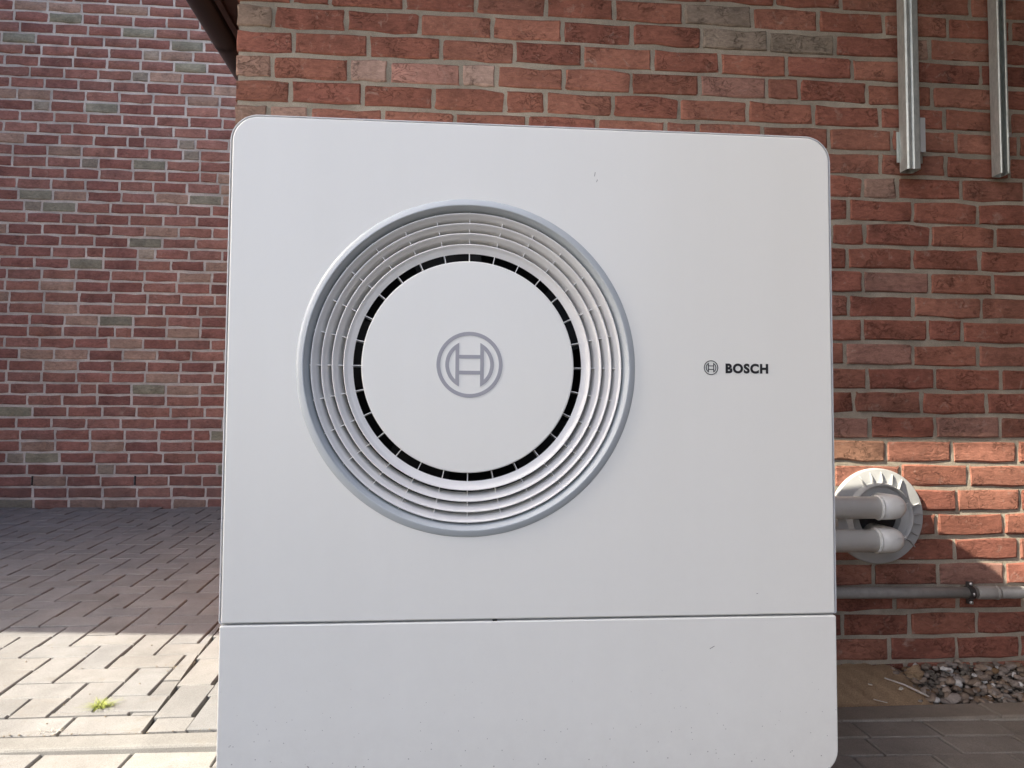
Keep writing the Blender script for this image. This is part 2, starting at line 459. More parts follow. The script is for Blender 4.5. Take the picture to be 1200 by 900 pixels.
# ------------------------------------------------------------------ bricks
def brick_mesh(L, H, D, seed):
    # one hand-moulded brick: centre of its face at the origin, face looking towards -Y
    r = random.Random(seed); e = .0045
    xs = [-L/2, -L/2+e, -L/6, L/6, L/2-e, L/2]; zs = [-H/2, -H/2+e, 0, H/2-e, H/2]
    wob = [r.uniform(0, 6) for _ in range(4)]; tx, tz = max(-.010, min(.010, r.gauss(0, .006))), max(-.025, min(.025, r.gauss(0, .015)))
    vs_ = []
    for j, z in enumerate(zs):
        for i, x in enumerate(xs):
            bx = i in (0, 5); bz = j in (0, 4)
            yy = .0030*max(bx, bz) - .0010*math.cos(PI*x/L)*math.cos(PI*z/H) + tx*x + tz*z + r.gauss(0, .0005)
            dx = r.gauss(0, .0015); dz = r.gauss(0, .0015)+.0015*math.sin(x*28+wob[0])*(j >= 3)+.0013*math.sin(x*25+wob[1])*(j <= 1)
            if bx and bz: dx -= math.copysign(.0012, x)*r.random(); dz -= math.copysign(.0010, z)*r.random()
            vs_.append((x+dx, yy, z+dz))
    fs = [(j*6+i, j*6+i+1, j*6+i+7, j*6+i+6) for j in range(4) for i in range(5)]
    loop = list(range(0, 6)) + [11, 17, 23, 29] + [28, 27, 26, 25, 24] + [18, 12, 6]
    n0 = len(vs_); vs_ += [(vs_[q][0], D, vs_[q][2]) for q in loop]
    m = len(loop)
    fs += [(loop[(i+1) % m], loop[i], n0+i, n0+(i+1) % m) for i in range(m)]
    mb = MB(); mb.add(vs_, fs, True); me = mb.mesh('brick'); me.set_sharp_from_angle(angle=rad(24)); return me
BL, BH = .2105, .0640
STR = [brick_mesh(BL, BH, .06, i) for i in range(24)]
HED = [brick_mesh(.1015, BH, .06, 100+i) for i in range(12)]
STRF = []; HEDF = []
for me in STR: c = me.copy(); me.materials.append(BRICK); c.materials.append(BRICKF); STRF.append(c)
for me in HED: c = me.copy(); me.materials.append(BRICK); c.materials.append(BRICKF); HEDF.append(c)
rb = random.Random(3)
def tint_main(header):
    q = rb.random()
    if header and q < .15: c = (.38, .24, .185)
    elif q < .07: c = (.34, .18, .14)
    else: c = rb.choice([(.32,.132,.090),(.295,.116,.080),(.345,.150,.104),(.268,.104,.074),(.315,.136,.096),(.29,.112,.078)])
    v = rb.uniform(.80, 1.02); return tuple(x*v for x in c)+(1,)
def tint_far(header):
    q = rb.random()
    if header and q < .45: c = rb.choice([(.30,.235,.21),(.25,.205,.185)])
    elif q < .045: c = rb.choice([(.21,.19,.165),(.235,.21,.175)])
    elif q < .16: c = (.31, .20, .175)
    else: c = rb.choice([(.26,.118,.108),(.235,.102,.095),(.275,.132,.118),(.215,.096,.092),(.25,.122,.114)])
    v = rb.uniform(.98, 1.26); return (c[0]*v*1.10, c[1]*v*1.16, c[2]*v*1.03, 1)
class Field:
    """bricks too many or out of sight: one mesh with a tint per brick"""
    def __init__(self): self.mb = MB(); self.cols = []
    def add(self, me, M, col):
        self.mb.add([tuple(M @ v.co) for v in me.vertices], [tuple(q.vertices) for q in me.polygons], True)
        self.cols += [col]*len(me.polygons)
    def build(self, name, mat, parent):
        me = bpy.data.meshes.new(name); me.from_pydata(self.mb.v, [], self.mb.f)
        me.polygons.foreach_set('use_smooth', [True]*len(me.polygons))
        at = me.color_attributes.new('tint', 'FLOAT_COLOR', 'CORNER'); i = 0; buf = []
        for p, c in zip(me.polygons, self.cols): buf += list(c)*len(p.vertices)
        at.data.foreach_set('color', buf); me.update()
        return stuff(obj(name, me, mat, parent))

# joints (X) of the courses in view, top course first
JX = [[-0.658,-0.541,-0.313,-0.09,0.132,0.352,0.579,0.809,1.031,1.257,1.48],[-0.712,-0.491,-0.265,-0.038,0.186,0.41,0.637,0.862,1.088,1.311,1.415,1.644],[-0.649,-0.422,-0.198,0.032,0.25,0.477,0.699,0.922,1.145,1.369,1.593],[-0.712,-0.48,-0.358,-0.134,-0.023,0.19,0.407,0.631,0.855,0.964,1.196,1.421,1.658],[-0.656,-0.437,-0.22,0.004,0.131,0.347,0.563,0.789,1.011,1.239,1.461,1.692],[-0.719,-0.599,-0.374,-0.153,0.074,0.297,0.518,0.624,0.839,1.062,1.277,1.501],[1.237,1.463],[1.175,1.294,1.515],[1.124,1.344,1.569],[1.179,1.404,1.629],[1.117,1.341,1.574],[1.171,1.398,1.617],[1.12,1.34,1.575],[1.167,1.389,1.506],[1.106,1.336,1.56],[1.18,1.409,1.638],[1.134,1.362,1.585],[1.185,1.405,1.631],[1.237,1.462,1.686],[1.285,1.517],[1.475,1.694],[1.403,1.634],[1.463,1.683],[1.188,1.406,1.633],[1.257,1.471],[1.084,1.307,1.532],[1.237,1.462,1.679]]
WY = .95; CH = .0781; Z0 = 1.703; XC = -.820; XR = 4.0; PITCH_B = .2238
house = thing('brick_house', 'red brick house wall with grey mortar directly behind the white heat pump', 'house', (0, WY, -.45))
def local(o, parent): return o
hw = MB()
hw.box(XC+.006, XR, .0046, .24, -.15, 2.75)                # front wall core (mortar), local to the house
hw.box(XC+.006, XC+.24, .24, 2.86, -.15, 2.75)             # side wall core
wall = hw.build('wall', MORTAR, house)
ODD = [(0, .694, (.235,.185,.145,1)), (1, .749, (.25,.20,.155,1)), (1, .975, (.24,.195,.15,1)), (1, -.766, (.25,.18,.135,1)), (3, -.766, (.33,.20,.15,1)), (3, -.419, (.42,.28,.225,1)), (3, -.078, (.42,.29,.235,1)), (3, -.246, (.40,.21,.165,1)), (5, -.766, (.29,.185,.14,1)), (18, 1.15, (.31,.165,.11,1)), (22, 1.70, (.33,.22,.15,1))]
fld = Field(); nb = 0
for k in range(-8, 29):
    zc = Z0-CH*(k+.5)
    js = list(JX[k]) if 0 <= k < len(JX) else [ -.60 + (.112 if k % 2 else 0) + .03*math.sin(k*5.1) ]
    while js[-1] < XR-.2: js.append(js[-1] + (PITCH_B if rb.random() > .07 else .112) + rb.gauss(0, .002))
    while js[0] - PITCH_B > XC+.09: js.insert(0, js[0] - (PITCH_B if rb.random() > .07 else .112))
    while js[0] - XC > .24: js.insert(0, js[0]-.112)
    ed = [XC-.006] + js
    for a, b in zip(ed[:-1], ed[1:]):
        a2 = a+.0065; b2 = b-.0065; L = b2-a2
        if L < .03: continue
        hdr = L < .14
        me = rb.choice(HED if hdr else STR); nom = .1015 if hdr else BL
        col = tint_main(hdr)
        for kk, xx, cc in ODD:
            if kk == k and abs((a2+b2)/2-xx) < .05: col = cc
        vis = (k <= 6 and a < 1.95 and k >= -1) or (a > .93 and a < 1.95 and -1 <= k <= 27)
        M = Matrix.Translation(((a2+b2)/2, rb.uniform(-.0022, .0012), zc-(WY*0)-(-.45)+rb.gauss(0, .0012))) @ Matrix.Rotation(rb.gauss(0, .005), 4, 'Y') @ Matrix.Diagonal((L/nom, 1, 1, 1))
        if vis:
            o = obj('brick', me, BRICK, wall); o.matrix_local = M; o.color = col; nb += 1
        else: fld.add(me, M, col)
# side wall bricks (seen only from further left)
for k in range(-8, 29):
    zc = Z0-CH*(k+.5)+.45; y = (.012 if k % 2 else .11)+.06
    while y < 2.75:
        M = Matrix.Translation((XC-.0015, y+BL/2, zc)) @ Matrix.Rotation(-PI/2, 4, 'Z')
        fld.add(rb.choice(STR), M, tint_main(False)); y += PITCH_B
fld.build('brick_field', BRICKS, wall)
# made-up boarded wing out of view on the right, added to darken that side
WX = 2.06; EAVE_Z = 2.30
wing = MB().box(WX+.03, XR, -4.6, -.0, -.20, 4.3).build('shade_wing', BROWN, house)
for k in range(22):                                # dark boards, so the added wing bounces little light
    MB().box(WX, WX+.028, -4.6+k*.2085, -4.6+k*.2085+.200, -.18, 4.3).build('shade_wing_board', CLAD, wing)
MB().box(.80, WX-.002, -3.36, -3.30, -.20, EAVE_Z+.448).build('shade_screen', CLAD, house)  # unseen screen added to keep front light off the right-hand wall
# gutter, fascia and roof of the same house
def L_(o): return o
gx, gz, gr = -1.232, 2.16+.45, .071
g = MB(); rs = []
for y in (.06, 2.80):
    rs.append([(gx+(gr if s else gr-.003)*math.cos(a), y, gz+(gr if s else gr-.003)*math.sin(a))
               for s, seq in ((1, range(0, 25)), (0, range(24, -1, -1))) for a in [PI+PI*q/24 for q in seq]])
g.rings(rs, cap0=True, cap1=True, smooth=False)
gut = smooth_angle(g.build('gutter', BROWN, house))
for sx in (-1, 1):
    MB().tube([(gx+sx*(gr+.002), .06, gz+.002), (gx+sx*(gr+.002), 2.80, gz+.002)], .008, 10).build('gutter_bead', BROWN, gut)
for y in (.35, 1.27, 2.2):
    j = MB(); rs = []
    for yy in (y-.012, y+.012):
        rs.append([(gx+(gr+.004)*math.cos(PI+PI*q/24), yy, gz+(gr+.004)*math.sin(PI+PI*q/24)) for q in range(25)])
    j.rings(rs, closed=False, smooth=True); j.build('gutter_joint', BROWN, gut)
MB().box(-1.150, -1.125, .06, 2.82, gz-.075, gz+.16).build('fascia_board', BROWNW, house)
MB().box(-1.125, XC-.012, .06, 2.82, gz-.055, gz-.035).build('soffit_board', BROWNW, house)
MB().box(-1.16, XR, .02, 2.9, 2.78, 2.98).build('roof', ROOFM, house)
EAVE_P = (EAVE_Z-.289)/(math.tan(SUN_EL)/math.sin(SUN_AZ))
MB().box(-2.0, XR, -EAVE_P, -.004, EAVE_Z+.45, EAVE_Z+.60).build('shade_canopy', WOOD, house)  # unseen overhang added for shade, its depth set by the shadow edge below
MB().box(.62, XR, -3.36, -EAVE_P-.003, EAVE_Z+.452, EAVE_Z+.602).build('shade_canopy', WOOD, house)  # forward extension added out of view to darken the right-hand wall

# far wall on the left
FY = 3.88; CF = .0772; FZ0 = -.192
far = thing('brick_house', 'shaded red brick house wall with pale joints beyond the paved terrace', 'house', (0, FY, -.30))
fw = MB().box(-4.04, 1.5, .0046, .24, -.05, 3.86).build('wall', MORTARF, far)
fld = Field(); nf = 0
for k in range(-2, 48):
    zc = FZ0+CF*(k+.5)+.30
    x = -4.03+[0, .11, .165, .05, .135, .02][k % 6]+rb.uniform(-.02, .02)
    if k == 1: x = -2.9225-.2193*5
    while x < 1.3:
        hdr = rb.random() < .075 and k != 1
        L = .1015 if hdr else BL
        p = L + (.0088 if k == 1 else .0125)
        a2 = x+.005; c = a2+L/2
        me = rb.choice(HEDF if hdr else STRF); col = tint_far(hdr)
        M = Matrix.Translation((c, rb.uniform(-.002, .001), zc+rb.gauss(0, .001))) @ Matrix.Rotation(rb.gauss(0, .005), 4, 'Y') @ Matrix.Diagonal((.985, 1, rb.uniform(.93, .98), 1))
        if -3.27 < c < -1.66 and zc < 3.28+.30 and nf < 300 and k >= -1:
            o = obj('brick', me, BRICKF, fw); o.matrix_local = M; o.color = col; nf += 1
        else: fld.add(me, M, col)
        x += p
fld.build('brick_field', BRICKFS, fw)
for x in (-2.9175, -2.260): # open weep joints
    MB().box(x-.0045, x+.0045, -.0045, .0044, -.072+.30-.031, -.072+.30+.031).build('weep_hole', BLACK, fw)

# ------------------------------------------------------------------ heat pump
hp = thing('heat_pump', 'large white outdoor heat pump with round slatted fan grille', 'heat pump', (0, 0, -.287))
OZ = .287                                          # parts are local to the unit's base
def rrect(x0, x1, z0, z1, rt, rbm, n=14, step=.012):
    pts = []
    def arc(cx, cz, r, a0):
        for i in range(n+1):
            a = a0+PI/2*i/n; pts.append((cx+r*math.cos(a), cz+r*math.sin(a)))
    def seg(p, q):
        k = max(1, int(math.dist(p, q)/step))
        for i in range(1, k): pts.append((p[0]+(q[0]-p[0])*i/k, p[1]+(q[1]-p[1])*i/k))
    arc(x1-rt, z1-rt, rt, 0); seg((x1-rt, z1), (x0+rt, z1))
    arc(x0+rt, z1-rt, rt, PI/2); seg((x0, z1-rt), (x0, z0+rbm))
    arc(x0+rbm, z0+rbm, rbm, PI); seg((x0+rbm, z0), (x1-rbm, z0))
    arc(x1-rbm, z0+rbm, rbm, 1.5*PI); seg((x1, z0+rbm), (x1, z1-rt))
    return pts
def ring_at(pts, y): return [(x, y, z+OZ) for x, z in pts]
GX, GZ = -.128, .448                               # centre of the fan grille
HOLE = .2965
ZT = .8878
# upper front panel with its round opening
def outline(d, z0=.0018, z1=ZT, rt=.045, rbm=.004, w=.5478): return rrect(-w+d, w-d, z0+d, z1-d, max(rt-d, .001), max(rbm-d, .001))
o0 = outline(0)
def holepts(pts):
    r = []
    for x, z in pts:
        a = math.atan2(z-GZ, x-GX); r.append((GX+HOLE*math.cos(a), GZ+HOLE*math.sin(a)))
    return r
def inset(pts, d):
    n = len(pts); r = []
    for i in range(n):
        ax, az = pts[i-1]; bx, bz = pts[(i+1) % n]; tx, tz = bx-ax, bz-az; l = math.hypot(tx, tz) or 1
        r.append((pts[i][0]-tz/l*d, pts[i][1]+tx/l*d))
    return r
i1 = inset(o0, .0009); i2 = inset(o0, .0022)
m = MB()
m.rings([ring_at(o0, .012), ring_at(o0, .0022), ring_at(i1, .0007), ring_at(i2, 0), ring_at(holepts(i2), 0), ring_at(holepts(i2), .012)])
up = m.build('front_panel', PANEL, hp)
# lower front panel
o1 = rrect(-.5500, .5500, -.2872, -.0018, .004, .045)
j1 = inset(o1, .0009); j2 = inset(o1, .0022)
m = MB(); m.rings([ring_at(o1, .012), ring_at(o1, .0022), ring_at(j1, .0007), ring_at(j2, 0)], cap0=True, cap1=True)
lowp = m.build('lower_panel', PANEL, hp)
# casing behind the panel: a thin rim shows round the panel beyond a dark gap
def case_outline(zt, w=.5528): return rrect(-w, w, .0005, zt, .049, .004)
c0 = case_outline(.8925)
def drop(zt): return [(x, min(z, zt) if z < .80 else z-(.8925-zt)) for x, z in c0]
m = MB()
m.rings([ring_at(inset(c0, .0026), .020), ring_at(inset(c0, .0026), .0045), ring_at(inset(c0, .0018), .0032), ring_at(inset(c0, .0006), .0035), ring_at(c0, .0050), ring_at(c0, .54), ring_at(drop(.838), .62), ring_at(drop(.80), .665)], cap1=True)
smooth_angle(m.build('casing', TRIM, hp), 40)
cc = inset(c0, .0012); m = MB(); m.rings([ring_at(cc, .0135), ring_at(holepts(cc), .0135)]); m.build('inner_frame', BLACK, hp)
# skirt frame, base rails and feet
c1 = rrect(-.5525, .5525, -.2895, -.0008, .004, .047)
m = MB(); m.rings([ring_at(inset(c1, .0045), .0165), ring_at(c1, .0165), ring_at(c1, .20), ring_at(inset(c1, .0045), .20)]); m.rings([ring_at(inset(c1, .0045), .0165)][0:1]*2)
smooth_angle(m.build('skirt', TRIM, hp), 40)
m = MB(); m.rings([ring_at(inset(c1, .004), .0135), ring_at(inset(c1, .004), .0150)], cap0=True, cap1=True); m.build('skirt_backing', BLACK, hp)
for sx in (-.38, .38):
    MB().box(sx-.03, sx+.03, .21, .62, OZ-.06, OZ+.0).build('base_rail', ZINC, hp)
    for y in (.24, .56): MB().box(sx-.04, sx+.04, y-.03, y+.03, -.17, OZ-.06).build('foot', BLACK, hp)
# bezel round the grille
m = MB(); m.lathe([(.3025, .004), (.3022, -.0006), (.3008, -.0020), (.2965, -.0042), (.2915, -.0066), (.2896, -.0070), (.2888, -.0062), (.2880, -.0040), (.2858, -.0005), (.2830, .0030), (.2805, .0100), (.2788, .024), (.2785, .060), (.2950, .060)], GX, GZ+OZ, 192, closed_prof=True)
bez = smooth_angle(m.build('bezel', BEZEL, hp), 60)
# fan well and fan
m = MB(); m.lathe([(.279, .045), (.279, .16), (.0005, .16)], GX, GZ+OZ, 96); m.build('fan_well', BLACK, hp)
fan = MB()
for k in range(5):
    a0 = 2*PI*k/5; vs_ = []
    for i in range(9):
        r = .06+.195*i/8
        for s in (0, 1):
            a = a0+s*(.75-.2*i/8)+.25*(i/8); vs_.append((GX+r*math.cos(a), .085+.045*s, GZ+OZ+r*math.sin(a)))
    fan.add(vs_, [(2*i, 2*i+1, 2*i+3, 2*i+2) for i in range(8)], True)
fan.lathe([(.0005, .080), (.06, .082), (.065, .13)], GX, GZ+OZ, 48); fan.build('fan', BLACK, hp)
# concentric slats
RI = [.2762, .2580, .2396, .2196]; BACK = [.2580+.0052, .2396+.0056, .2196+.0062, .2047]
DEP = [.027, .027, .027, .009]
for i, (R_, b_, d_) in enumerate(zip(RI, BACK, DEP)):
    w = R_-b_; t = .0025
    prof = [(R_+t*.5, .0012), (R_-t*.05, .0004), (R_-t*.5, .0012), (R_-.14*w-t*.5, .0026), (R_-.32*w, .0036+.06*d_), (R_-.50*w, .0042+.11*d_), (R_-.68*w, .0042+.24*d_), (R_-.84*w, .0034+.48*d_), (b_, d_), (b_+t*.6, d_+.0006), (R_-.66*w+t*.9, .0040+.50*d_), (R_-.30*w+t*.9, .0060+.20*d_), (R_+t*.5, .006)]
    m = MB(); m.lathe(prof, GX, GZ+OZ, 192, closed_prof=True)
    smooth_angle(m.build('grille_ring', PLAST, hp), 50)
# radial spokes
sp = MB()
w_ = .00065
for (r0, r1, y0, y1) in ((.186, .2830, .0092, .050), (.186, .2055, .0080, .0190)):
    sp.box(r0, r1, y0, y1, -w_, w_)
spm = sp.mesh('spoke'); spm.materials.append(PLAST)
for k in range(28):
    o = obj('spoke', spm, PLAST, hp); o.location = (GX, 0, GZ+OZ); o.rotation_euler = (0, -2*PI*k/28, 0)
# centre disc
m = MB(); m.lathe([(.0004, 0.0), (.10, 0.0), (.1876, 0.0), (.1889, .0005), (.1896, .0016), (.1896, .010), (.186, .020), (.0004, .020)], GX, GZ+OZ, 192)
disc = smooth_angle(m.build('centre_disc', PANEL, hp), 12)
# round emblem with an armature
def emblem(cx, cz, R_, tk, y):
    m = MB()
    def plate(poly):
        n = len(poly); f = [(x, y-.0004, z) for x, z in poly]; b = [(x, y+.0003, z) for x, z in poly]
        m.add(f+b, [tuple(range(n))]+[(i, (i+1) % n, n+(i+1) % n, n+i) for i in range(n)])
    def band(ri, ro, a0, a1, n):
        for i in range(n):
            p, q = a0+(a1-a0)*i/n, a0+(a1-a0)*(i+1)/n
            plate([(cx+ri*math.cos(p), cz+ri*math.sin(p)), (cx+ro*math.cos(p), cz+ro*math.sin(p)), (cx+ro*math.cos(q), cz+ro*math.sin(q)), (cx+ri*math.cos(q), cz+ri*math.sin(q))])
    t = tk*R_
    band(R_-t, R_, 0, 2*PI, 72)
    ro = .735*R_; ri = ro-t; xo = .318*R_; xi = xo+t       # xi = outer side of the upright
    for s in (0, 1):
        a = math.acos(min(1, (xo+t*.0)/ro)); a_in = math.acos(xi/ri)
        n = 28
        for i in range(n):
            def P(r, aa): x = r*math.cos(aa); return (cx+(x if s else -x), cz+r*math.sin(aa))
            p, q = -a+2*a*i/n, -a+2*a*(i+1)/n
            pi_, qi = -a_in+2*a_in*i/n, -a_in+2*a_in*(i+1)/n
            plate([P(ri, pi_), P(ro, p), P(ro, q), P(ri, qi)])
        zo = ro*math.sin(a); zi = ri*math.sin(a_in); sg = 1 if s else -1
        plate([(cx+sg*xo, cz-zo), (cx+sg*xi, cz-zi), (cx+sg*xi, cz+zi), (cx+sg*xo, cz+zo)])
    for z in (-.24, .24):
        plate([(cx-xo, cz+z*R_-t*.5), (cx+xo, cz+z*R_-t*.5), (cx+xo, cz+z*R_+t*.5), (cx-xo, cz+z*R_+t*.5)])
    return m
emblem(-.1265, .4510+OZ, .0590, .112, -.0003).build('emblem', GREYP, disc)
emblem(.3165, .4510+OZ, .0134, .105, -.0003).build('emblem', BLACKP, up)
# lettering
def lettering(txt, x0, x1, z0, z1, y, mat, parent):
    cu = bpy.data.curves.new('lettering', 'FONT'); cu.body = txt; cu.offset = .050; cu.space_character = 1.13; cu.resolution_u = 6
    to = bpy.data.objects.new('lettering_curve', cu); C.objects.link(to)
    dg = bpy.context.evaluated_depsgraph_get(); me = bpy.data.meshes.new_from_object(to.evaluated_get(dg))
    bpy.data.objects.remove(to)
    xs = [v.co.x for v in me.vertices]; ys = [v.co.y for v in me.vertices]
    ax, bx, ay, by = min(xs), max(xs), min(ys), max(ys)
    for v in me.vertices:
        v.co = (x0+(v.co.x-ax)/(bx-ax)*(x1-x0), y, z0+(v.co.y-ay)/(by-ay)*(z1-z0))
    me.name = 'lettering'; me.materials.clear(); me.update()
    return obj('lettering', me, mat, parent)
lettering('BOSCH', .3438, .4250, .4408+OZ, .4592+OZ, -.0006, BLACKP, up)
# small scuffs on the lacquer
sc = MB()
for (x, z, l, a) in ((.1000, .804, .008, 1.4), (.1040, .792, .005, 1.2), (.315, -.055, .010, .5), (.40, .04, .003, 0), (.18, .795, .0, 0)):
    dx, dz = math.cos(a)*l/2, math.sin(a)*l/2; nx, nz = -math.sin(a)*.0006, math.cos(a)*.0006
    if l: sc.add([(x-dx-nx, -.0004, z-dz-nz+OZ), (x+dx-nx, -.0004, z+dz-nz+OZ), (x+dx+nx, -.0004, z+dz+nz+OZ), (x-dx+nx, -.0004, z-dz+nz+OZ)], [(0,1,2,3)])
sc.build('scuff_mark', GREY, up)
MB().box(-.082, -.074, .0015, .012, OZ-.0026, OZ+.0012).build('panel_clip', BLACK, hp)

# concrete base under the unit
tag(MB().box(-.50, .50, .16, .62, -.52, -.4572).build('concrete_slab', CONC), 'flat concrete slab on the ground underneath the heat pump', 'slab')

# ------------------------------------------------------------------ pipes and wall duct
FX, FZ = 1.197, .055
duct = thing('wall_duct', 'pale grey round wall flange with raised ribs where the pipes enter', 'wall flange', (FX, WY, FZ))
m = MB(); m.lathe([(.1500, .002), (.1500, -.014), (.1480, -.0175), (.1440, -.0185), (.108, -.022), (.106, -.026), (.103, -.040), (.100, -.043), (.096, -.040), (.092, -.030), (.070, -.026), (.068, -.010), (.066, .0)], 0, 0, 96)
smooth_angle(m.build('flange', PVCD, duct), 35)
m = MB(); m.lathe([(.072, -.004), (.0003, -.004)], 0, 0, 48); m.build('dark_opening', BLACK, duct)
rbm_ = MB().add([(.100, -.0015, 0), (.100, .0015, 0), (.141, .0012, 0), (.141, -.0012, 0), (.104, -.0012, .018), (.104, .0012, .018), (.137, .0008, .004), (.137, -.0008, .004)],
                [(0,1,2,3), (4,7,6,5), (0,4,5,1), (1,5,6,2), (2,6,7,3), (3,7,4,0)]).mesh('rib')
rbm_.materials.append(PVCD)
for a in (56, 71, 87, 102, 117, 17, 3, -11, -26, -42):
    o = obj('rib', rbm_, PVCD, duct)
    A = rad(a); ex = Vector((math.cos(A), 0, math.sin(A))); ez = Vector((0, -1, 0)); ey = ez.cross(ex)
    M = Matrix((ex, ey, ez)).transposed().to_4x4(); M.translation = (0, -.021, 0); o.matrix_local = M
MB().lathe([(.0085, .0), (.0085, -.0005), (.0003, -.0006)], .078, -.033, 20).build('plug', BLACK, duct)
bpy.context.view_layer.update()
duct.children[-1].location = (0, -.0415, 0)
cb = MB().tube([(-.09, -.03, .004), (-.05, -.045, .010), (-.02, -.05, .006), (.02, -.03, -.004), (.035, .0, -.01)], .0055, 8); cb.build('cable', BLACK, duct)
cb = MB().tube([(-.11, -.03, .000), (-.06, -.05, -.004), (-.035, -.04, .012), (-.02, .0, .016)], .0045, 8); cb.build('cable', BLACK, duct)
def bend(p0, p1, p2, r, n=8):
    p0, p1, p2 = Vector(p0), Vector(p1), Vector(p2); a = p1+(p0-p1).normalized()*r; b = p1+(p2-p1).normalized()*r
    return [a*(1-t)**2 + p1*2*t*(1-t) + b*t*t for t in [i/n for i in range(n+1)]]
def heating_pipe(z, xe, label):
    t = thing('heating_pipe', label, 'pipe', (xe, .83, z), 'insulated pipes from the heat pump')
    # local: origin at the corner of the elbow
    x0 = .34-xe
    path = [(x0, -.165, 0)] + bend((x0, -.165, 0), (x0, 0, 0), (-.1, 0, 0), .06) + [(-.055, 0, 0)]
    MB().tube(path, .0335, 28).build('pipe', PVC, t)
    el = [(-.060, 0, 0)] + bend((-.060, 0, 0), (0, 0, 0), (0, .118, 0), .030, 14) + [(0, .116, 0)]
    e = MB().tube(el, .0365, 28).build('elbow', PVC, t)
    MB().tube([(-.064, 0, 0), (-.060, 0, 0), (-.056, 0, 0)], [.0365, .0385, .0370], 28).build('socket_lip', PVC, e)
    MB().tube([(-.0365, .012, .010), (-.010, -.0345, .012), (.018, -.026, .014), (.035, .002, .014)], .0012, 6).build('mould_seam', PVC, e)
    return t
heating_pipe(.0945, 1.1935, 'upper of two white insulated pipes bending into the wall flange')
heating_pipe(-.0050, 1.1850, 'lower of two white insulated pipes bending into the wall flange')
tag(MB().box(1.03, 1.055, .87, .90, .030, .060).build('cable_clip_block', PVCD), 'small pale plastic block seen between the two white pipes', 'block')
# grey condensate pipe
gp = thing('drain_pipe', 'thin grey plastic drain pipe running along the foot of the brick wall', 'pipe', (1.472, .90, -.181))
MB().tube([(-1.0, 0, .010), (-.3, 0, .0035), (.03, 0, 0)], .0172, 20).build('pipe', GREY, gp)
MB().tube([(.022, 0, 0), (.026, 0, 0), (.084, 0, -.001), (.092, 0, -.001)], [.0172, .0205, .0205, .0185], 20).build('socket', GREY, gp)
MB().tube([(.084, 0, -.001), (.090, 0, -.001), (.096, 0, -.001)], [.0205, .0222, .0205], 20).build('socket_ring', GREY, gp)
MB().tube([(.09, 0, -.001), (1.6, 0, -.010)], .0185, 20).build('pipe', GREY, gp)
cl = MB(); rs = []
for x in (-.0085, .0085):
    rs.append([(x, rr_*math.cos(2*PI*i/24), rr_*math.sin(2*PI*i/24)) for rr_ in (.0215,) for i in range(24)])
cl.rings(rs, cap0=True, cap1=True, smooth=False); cl.box(-.004, .004, .015, .051, -.004, .004)
cl.box(-.008, .008, -.006, .006, .019, .034); cl.box(-.008, .008, -.006, .006, -.034, -.019)
clamp = cl.build('clamp', STEEL, gp)
for z in (.029, -.029): MB().tube([(0, -.012, z), (0, .008, z)], .005, 8).build('bolt', BOLT, clamp)
MB().tube([(-.0005, -.0215, .004), (-.0005, -.0225, -.006)], .0025, 8).build('bolt', BOLT, clamp)

# ------------------------------------------------------------------ hanging galvanised rails
def profile(name, pts, z0, z1, parent, mat=ZINC):
    n = len(pts); m = MB()
    m.rings([[(x, y, z0) for x, y in pts], [(x, y, z1) for x, y in pts]], cap0=True, cap1=True)
    return m.build(name, mat, parent)
def thick(path, t):
    # closed outline of a folded sheet: path offset to one side
    out = []; n = len(path)
    for i in range(n):
        a = path[max(i-1, 0)]; b = path[min(i+1, n-1)]; c = path[i]
        n1 = Vector((-(c[1]-a[1]), c[0]-a[0])) if i else Vector((-(b[1]-c[1]), b[0]-c[0]))
        n2 = Vector((-(b[1]-c[1]), b[0]-c[0])) if i < n-1 else n1
        n1.normalize(); n2.normalize(); s = (n1+n2); s = s/max(s.dot(n1), .3)
        out.append((c[0]+s.x*t, c[1]+s.y*t))
    return list(path)+out[::-1]
ZTOP = 2.30-1.158
ra = thing('metal_rail', 'galvanised steel channel hanging down the wall with a bracket at its lower end', 'rail', (1.285, .88, 1.158), 'galvanised rails hanging at the top right')
profile('channel', thick([(.0125, .012), (.0125, .003), (.0100, .0), (.003, .0), (0, .003), (0, .040), (.003, .043), (.038, .043), (.041, .040), (.041, .003), (.038, .0), (.0215, .0), (.0185, .003), (.0185, .012)], .0022), .0, ZTOP, ra)
MB().box(-.009, .078, .0435, .0470, .035, .135).build('bracket', ZINC, ra)
MB().box(.0435, .0465, .010, .0435, .050, .150).build('bracket_tab', ZINC, ra)
MB().box(.0500, .0680, .012, .0160, .060, .172).build('bracket_cover', PVCD, ra)
for z in (.07, .13): MB().tube([(.072, .0435, z), (.072, .036, z)], .005, 8).build('bolt', BOLT, ra)
rb2 = thing('metal_rail', 'galvanised steel channel hanging at the far right edge, without a bracket', 'rail', (1.600, .88, 1.155), 'galvanised rails hanging at the top right')
ch2 = profile('channel', thick([(.0045, .008), (.0045, .002), (.0030, .0), (.0015, .0), (0, .002), (0, .040), (.003, .043), (.026, .043), (.029, .040), (.029, .002), (.0275, .0), (.0255, .0), (.0245, .002), (.0245, .008)], .0016), .0, ZTOP+.005, rb2)
for z in (.062, .125, .132): MB().tube([(-.0012, .020, z), (.001, .020, z)], .0035, 10).build('screw_hole', BLACK, rb2)
MB().box(.0255, .034, -.004, .006, .118, .132).build('nut', BOLT, rb2)

